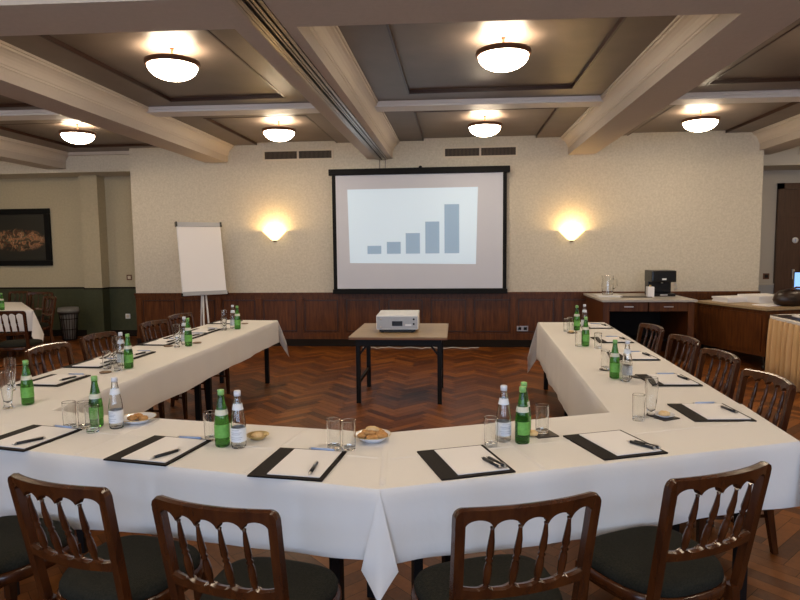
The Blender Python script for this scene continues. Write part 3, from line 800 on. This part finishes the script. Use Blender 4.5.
# ---------------------------------------------------------------- projector table
pt = empty('projector_table', (-.59, 6.62, 0)); tag(pt, 'low folding table with pale wood top and black legs under projector', 'table')
PZ = .71
MB().box(-.50, .50, -.54, .56, PZ - .012, PZ, 'oak').box(-.50, .50, -.54, .56, PZ - .03, PZ - .012, 'oak_edge').build('tabletop', parent=pt)
ap = MB().box(-.44, .44, -.46, -.43, PZ - .10, PZ - .03).box(-.44, .44, .43, .46, PZ - .10, PZ - .03).box(-.44, -.41, -.45, .45, PZ - .10, PZ - .03).box(.41, .44, -.45, .45, PZ - .10, PZ - .03)
ap.build('apron', 'black_metal', pt)
for a in (-1, 1):
    for b in (-1, 1):
        MB().box(a * .42 - .022, a * .42 + .022, (-.44 if b < 0 else .30) - .022, (-.44 if b < 0 else .30) + .022, 0, PZ - .03).build('leg', 'black_metal', pt)
    MB().box(a * .42 - .013, a * .42 + .013, -.44, .30, .20, .235).build('stretcher', 'black_metal', pt)
    MB().tube([(a * .40, -.44, PZ - .19), (a * .33, -.44, PZ - .10)], .010, sq=True).build('brace', 'black_metal', pt)
pj = empty('projector', (-.63, 6.64, PZ), R(2)); tag(pj, 'boxy white projector with small dark display on the low table', 'projector')
MB().box(-.222, .222, -.27, .30, .035, .185, bev=.012).build('body', 'white_plastic', pj)
MB().box(-.19, .19, -.26, .28, .012, .036).build('base', 'black_plastic', pj)
for a in (-.16, .16):
    for b in (-.23, .25): MB().lathe([(0, 0), (.016, 0), (.016, .014), (0, .014)], seg=12, c=(a, b, 0)).build('foot', 'black_plastic', pj)
MB().box(-.055, .055, -.276, -.268, .075, .125).build('display', 'black_plastic', pj)
MB().box(-.215, .215, -.2735, -.269, .045, .175).build('front_panel', 'grey_plastic', pj)
MB().box(-.09, .06, -.10, -.02, .1745, .178).build('top_vent', 'grey_plastic', pj)
for x, z in ((-.175, .15), (-.175, .065), (.175, .145), (.175, .095)): MB().lathe([(0, 0), (.010, 0), (.010, .006), (0, .006)], seg=12, T=Matrix.Translation((x, -.272, z)) @ Matrix.Rotation(R(90), 4, 'X')).build('button', 'black_plastic' if x > 0 else 'silver', pj)
MB().box(.085, .15, -.277, -.272, .075, .092).build('badge', 'white_plastic', pj)
cb = MB(); pts = [(-1.5 + k * .06, 9.62 + .05 * math.sin(k * 1.1) + .02 * math.sin(k * 2.7), .006 + .004 * (k % 2)) for k in range(32)]
tag(cb.tube(pts, .006, seg=6).build('power_cable', 'white_plastic'), 'white cable lying on floor at the wall behind projector table', 'cable')

# ---------------------------------------------------------------- sockets and switches
def plate(x, y, z, w_, h_, m_, label, inner='black_plastic', name='wall_socket', cat='socket', n=2):
    r = empty(name, (x, y, z)); tag(r, label, cat)
    MB().box(-w_ / 2, w_ / 2, -.01, 0, -h_ / 2, h_ / 2, bev=.002).build('plate', m_, r)
    for k in range(n):
        cx = (k - (n - 1) / 2) * w_ / n
        MB().box(cx - w_ / n * .28, cx + w_ / n * .28, -.013, -.009, -h_ * .28, h_ * .28).build('insert', inner, r)
plate(1.05, D - .02, .30, .18, .085, 'silver', 'silver double wall socket on wainscot left of right table')
plate(3.66, D - .02, .34, .18, .085, 'silver', 'silver double wall socket between sideboard and brown cabinet')
plate(-6.03, 10.8, 1.10, .10, .10, 'brass', 'brown light switch on cream wall left of main wall', 'cream', 'light_switch', 'switch', 1)
plate(-6.08, 10.775, .38, .09, .09, 'white_plastic', 'white socket on the green wall beside the wood panelling', 'cream', n=1)
MB_ = plate(5.30, YF, .93 + .12, .10, .10, 'brass', 'brown square switch on grey wall beside the door', 'dark_line', 'light_switch', 'switch', 1)

# ---------------------------------------------------------------- painting
pf = empty('framed_painting', (-8.26, 10.8, 1.86)); tag(pf, 'dark framed still life painting on the left wall', 'painting')
hw, hh = .75, .53
fr = MB()
for a, b, c, e in ((-hw, hw, hh - .10, hh), (-hw, hw, -hh, -hh + .10), (-hw, -hw + .10, -hh + .10, hh - .10), (hw - .10, hw, -hh + .10, hh - .10)): fr.box(a, b, -.06, 0, c, e, bev=.012)
fr.build('frame', 'frame_black', pf)
MB().box(-hw + .09, hw - .09, -.02, -.005, -hh + .09, hh - .09).build('canvas', 'painting', pf)

# waste bin
wbn = empty('waste_bin', (-6.93, 10.30, 0)); wbn.scale = (1.0, 1.0, 1.35); tag(wbn, 'small dark waste bin with plastic liner by green wall', 'waste bin')
wm = MB()
for k in range(20):
    a = 2 * math.pi * k / 20; wm.tube([(.115 * math.cos(a), .115 * math.sin(a), .01), (.16 * math.cos(a), .16 * math.sin(a), .42)], .005, seg=5)
for z_ in (.01, .15, .29): rr = .115 + .045 * z_ / .42; wm.lathe([(rr - .004, z_ - .004), (rr + .004, z_ - .004), (rr + .004, z_ + .004), (rr - .004, z_ + .004), (rr - .004, z_ - .004)], seg=20)
wm.lathe([(0, .004), (.115, .004), (.115, .01), (0, .01)], seg=20)
wm.build('basket', 'base_black', wbn)
MB().lathe([(0, .02), (.10, .02), (.15, .40), (.165, .44), (.178, .40), (.17, .36), (.163, .40), (.155, .425), (.14, .39), (.095, .03), (0, .03)], seg=20).build('liner', 'liner', wbn)

# ---------------------------------------------------------------- sideboard with coffee machine
SZ = .865
sb = empty('sideboard', (2.615, 9.1, 0)); tag(sb, 'dark wood sideboard with pale stone top under the coffee machine', 'sideboard')
X0, X1, Y0, Y1 = -.60, .60, -.55, .60
MB().box(X0 - .03, X1 + .03, Y0 - .03, Y1 + .04, SZ - .03, SZ, bev=.004).build('worktop', 'stone', sb)
MB().box(X0, X0 + .08, Y0, Y1, 0, SZ - .03).build('side_panel', 'panel_wood', sb)
MB().box(X1 - .08, X1, Y0, Y1, 0, SZ - .03).build('side_panel', 'panel_wood', sb)
MB().box(X0 + .08, X1 - .08, Y1 - .03, Y1, 0, SZ - .03).build('back_panel', 'base_black', sb)
for a, b in ((X0 + .085, -.01), (.01, X1 - .085)):
    dw = MB().box(a, b, Y0 + .01, Y1 - .05, SZ - .16, SZ - .035).build('drawer', 'panel_wood', sb)
    MB().box((a + b) / 2 - .06, (a + b) / 2 + .06, Y0 - .012, Y0 + .01, SZ - .105, SZ - .09, bev=.003).build('handle', 'silver', dw)
MB().box(X0 + .08, X1 - .08, Y1 - .40, Y1 - .05, .18, .21).build('shelf', 'base_black', sb)
cm = empty('coffee_machine', (2.98, 9.25, SZ)); cm.scale = (.86, .9, .97); tag(cm, 'black coffee machine on the right end of the stone topped sideboard', 'coffee machine')
MB().box(-.19, .19, -.20, .20, 0, .045, bev=.01).build('base', 'black_plastic', cm)
MB().box(-.19, .19, .02, .20, .04, .24, bev=.01).build('body', 'black_plastic', cm)
MB().box(-.20, .20, -.20, .20, .21, .385, bev=.025).build('brew_head', 'black_plastic', cm)
MB().box(-.035, .035, -.206, -.198, .245, .27).build('badge', 'white_plastic', cm)
MB().box(-.06, .06, -.206, -.198, .012, .034).build('drip_tray_trim', 'silver', cm)
MB().tube([(0, -.10, .235), (0, -.10, .19)], [.022, .014], seg=14).build('spout', 'silver', cm)
MB().tube([(.20, -.10, .10), (.235, -.12, .12), (.235, -.12, .17), (.20, -.10, .18)], .010, seg=8).build('side_handle', 'silver', cm)
pc = empty('water_jug', (2.22, 9.2, SZ + .022)); tag(pc, 'clear glass jug on white tray at sideboard left end', 'jug')
MB().lathe([(0, 0), (.075, 0), (.08, .01), (.085, .13), (.078, .21), (.088, .28), (.085, .28), (.074, .21), (.08, .13), (.074, .014), (0, .012)], seg=28, crisp=.0015).build('jug_body', 'glass', pc)
MB().tube([(.08, 0, .23), (.13, 0, .22), (.135, 0, .12), (.083, 0, .08)], .008, seg=8).build('handle', 'glass', pc)
tag(MB().box(2.04, 2.38, 8.98, 9.36, SZ, SZ + .02, bev=.004).build('serving_tray', 'white_plastic'), 'flat white tray under the glass jug', 'tray')
tag(MB().box(-.21, .21, -.10, .10, 0, .010, bev=.004).build('drip_mat', 'dark_leather', loc=(2.56, 9.0, SZ)), 'dark flat mat on the middle of the stone sideboard top', 'mat')
mb = empty('milk_carton', (2.76, 8.98, SZ)); tag(mb, 'small white carton left of the coffee machine', 'carton')
MB().box(-.045, .045, -.045, .045, 0, .15, bev=.004).build('body', 'paper', mb); MB().lathe([(0, .15), (.014, .15), (.014, .175), (0, .175)], seg=12).build('cap', 'gilt', mb)

# ---------------------------------------------------------------- brown cabinet at right
cbn = empty('cabinet', (3.89, 8.02, 0), 0); tag(cbn, 'low dark wood cabinet with brown top holding paper stacks', 'cabinet')
u = Vector((-.35, .937)); v2 = Vector((.937, .35))
def cp(a, b): q = u * a + v2 * b; return (q.x, q.y)
CZ = .80
MB().prism([cp(-.03, -.03), cp(-.03, 1.15), cp(1.22, 1.15), cp(1.22, -.03)][::-1], CZ - .03, CZ).build('top', 'oak_edge' if False else 'oak', cbn)
MB().prism([cp(0, 0), cp(0, 1.12), cp(1.19, 1.12), cp(1.19, 0)][::-1], .18, CZ - .03).build('body', 'panel_wood', cbn)
MB().prism([cp(.06, -.012), cp(.06, 0), cp(1.13, 0), cp(1.13, -.012)], .24, CZ - .08).build('front_panel', 'panel_wood', cbn)
for a, b in ((.06, .06), (.06, 1.06), (1.13, .06), (1.13, 1.06)):
    q = cp(a, b); MB().lathe([(0, 0), (.03, 0), (.035, .02), (.03, .05), (.012, .06), (.012, .18), (0, .18)], seg=12, c=(q[0], q[1], 0)).build('castor', 'black_plastic', cbn)
def stack(x, y, w_, l_, h_, rz, label, mm='paper', z=CZ):
    o = MB(); k = max(1, int(h_ / .02))
    for i in range(k): j = random.uniform(-.006, .006); o.box(-w_ / 2 + j, w_ / 2 + j, -l_ / 2 - j, l_ / 2 - j, i * h_ / k, (i + .93) * h_ / k)
    o = o.build('paper_stack', mm, loc=(x, y, z)); o.rotation_euler.z = R(rz); tag(o, label, 'papers', 'papers on the brown cabinet')
stack(3.90, 9.0, .42, .30, .07, 18, 'flat pale stack of papers at left of brown cabinet')
stack(4.27, 8.92, .46, .42, .10, 15, 'larger pale stack of papers in middle of brown cabinet')
stack(4.12, 8.42, .36, .24, .012, 25, 'thin white sheets at front of brown cabinet', z=CZ)
bag = empty('leather_bag', (4.38, 8.38, CZ)); bag.rotation_euler.z = R(20); tag(bag, 'rounded black leather bag with brown handle on brown cabinet', 'bag')
bb = MB(); bb.lathe([(0, 0), (.12, 0), (.17, .02), (.19, .07), (.175, .13), (.13, .17), (.06, .19), (0, .195)], seg=28, T=Matrix.Diagonal((1.5, .8, 1.15, 1))); bb.build('bag_body', 'dark_leather', bag)
MB().tube([(-.10, -.06, .20), (-.04, -.08, .245), (.10, -.08, .24), (.18, -.06, .17)], .012, seg=8).build('handle', 'chair_wood', bag)
mo = empty('computer_monitor', (4.74, 8.74, CZ)); mo.rotation_euler.z = R(-12); tag(mo, 'monitor with bright blue screen at the right photo edge', 'monitor')
# stands on the cabinet's far right end
MB().box(-.16, .16, -.02, .02, .12, .43, bev=.006).build('casing', 'black_plastic', mo)
MB().box(-.15, .15, -.024, -.018, .135, .415).build('screen', 'blue_screen', mo)
MB().box(-.02, .02, 0, .03, .01, .2).build('neck', 'black_plastic', mo)
MB().box(-.10, .10, -.07, .09, 0, .012).build('stand_base', 'black_plastic', mo)

# ---------------------------------------------------------------- skirted table
sk = empty('skirted_table', (4.40, 7.0, 0)); tag(sk, 'round table at right with pleated gold skirt and white top', 'table')
rx, ry = .70, .80
def ring(n, fn): return [fn(2 * math.pi * k / n) for k in range(n)]
def sup(t, k=1.0):
    c, s_ = math.cos(t), math.sin(t); p = .38
    return rx * k * math.copysign(abs(c) ** p, c), ry * k * math.copysign(abs(s_) ** p, s_)
tb = MB(); tb.prism([sup(2 * math.pi * k / 96, 1.0) for k in range(96)], .725, .752, smooth=False); tb.build('tabletop', 'cloth', sk)
sm = MB(); n = 420; rows = []
per = [sup(2 * math.pi * k / n, .97) for k in range(n)] 
# resample evenly
acc = [0]
for k in range(n): a = per[k]; b = per[(k + 1) % n]; acc.append(acc[-1] + math.hypot(b[0] - a[0], b[1] - a[1]))
def at_len(s):
    s %= acc[-1]; k = 0
    lo, hi = 0, n
    while hi - lo > 1:
        mid = (lo + hi) // 2
        if acc[mid] <= s: lo = mid
        else: hi = mid
    t = (s - acc[lo]) / max(1e-9, acc[lo + 1] - acc[lo]); a = per[lo]; b = per[(lo + 1) % n]
    return Vector((lerp(a[0], b[0], t), lerp(a[1], b[1], t)))
m_ = 480; pitch = acc[-1] / 46
for z_, amp in ((.735, .010), (.70, .024), (.5, .036), (.25, .042), (.012, .046)):
    row = []
    for k in range(m_ + 1):
        s = acc[-1] * k / m_; p = at_len(s); q = at_len(s + .01); e = (q - p).normalized(); no = Vector((e.y, -e.x))
        o_ = amp * math.sin(2 * math.pi * s / pitch) + amp * .4 * math.sin(2 * math.pi * s / pitch * 2.3 + 1)
        row.append((p.x + no.x * (o_ + .012), p.y + no.y * (o_ + .012), z_))
    rows.append(row)
sm.grid(rows, None); sko = sm.build('pleated_skirt', 'gold_cloth', sk)
md = sko.modifiers.new('t', 'SOLIDIFY'); md.thickness = .003
for a, b in ((-.5, -.6), (.5, -.6), (-.5, .6), (.5, .6)): MB().box(a - .02, a + .02, b - .02, b + .02, 0, .725).build('leg', 'black_metal', sk)
tag(MB().box(3.77, 4.12, 6.75, 7.66, .753, .760, bev=.002).build('table_runner', 'pen_blue' if False else 'dark_leather'), 'dark blue-black folder lying along the edge of skirted table', 'folder')
tag(MB().box(3.92, 4.30, 6.80, 7.5, .7605, .772).build('paper_sheets', 'paper'), 'white papers lying on the skirted table', 'papers')

# ---------------------------------------------------------------- door in right recess
dr = MB()
dx0, dx1 = 5.42, 6.75
dr.box(dx0, dx0 + .09, YF - .06, YF, 0, 2.62).box(dx1 - .09, dx1, YF - .06, YF, 0, 2.62).box(dx0, dx1, YF - .06, YF, 2.52, 2.62).box(dx0 + .09, dx1 - .09, YF - .05, YF, 2.06, 2.12)
door = struct(dr.build('door_1', 'door_wood'))
MB().box(dx0 + .09, dx1 - .09, YF - .03, YF, 2.12, 2.52).build('transom_panel', 'door_wood', door)
lf = MB().box(dx0 + .10, dx0 + .40, YF - .035, YF, .01, 2.06).build('door_leaf', 'door_wood', door)
lf2 = MB().box(dx0 + .41, dx1 - .10, YF - .03, YF, .01, 2.06).build('door_leaf', 'panel_wood', door)
MB().box(dx0 + .27, dx0 + .31, YF - .07, YF - .035, 1.0, 1.17, bev=.006).build('handle', 'silver', lf)
MB().lathe([(0, 0), (.05, 0), (.05, .006), (0, .006)], seg=24, T=Matrix.Translation((dx0 + .31, YF - .035, 1.66)) @ Matrix.Rotation(R(90), 4, 'X')).build('round_sign', 'white_plastic', lf)
MB().box(dx0 + .30, dx0 + .32, YF - .043, YF - .041, 1.635, 1.685).build('sign_mark', 'pen_blue', lf)

# ---------------------------------------------------------------- light
wd = bpy.data.worlds.new('world'); scn.world = wd; wd.use_nodes = True
wd.node_tree.nodes['Background'].inputs[0].default_value = (.55, .7, 1., 1); wd.node_tree.nodes['Background'].inputs[1].default_value = .6
for i, x in enumerate(wx):
    ld = bpy.data.lights.new('window_daylight', 'AREA'); ld.shape = 'RECTANGLE'; ld.size = 2.5; ld.size_y = 2.0; ld.energy = 60; ld.color = (.58, .74, 1.)
    lo = bpy.data.objects.new('window_daylight', ld); lo.location = (x + 1.3, YB - .25, 1.85); lo.rotation_euler = (R(90), 0, 0); COL.objects.link(lo)
# area light local -Z must face +Y: rotate X by +90 points -Z to +Y

vs_ = scn.view_settings
vs_.view_transform = 'Standard'; vs_.look = 'None'; vs_.gamma = 1; vs_.use_curve_mapping = False; vs_.exposure = .88
try:
    scn.cycles.use_denoising = True; scn.cycles.max_bounces = 10; scn.cycles.transmission_bounces = 8; scn.cycles.sample_clamp_indirect = 6
except Exception: pass
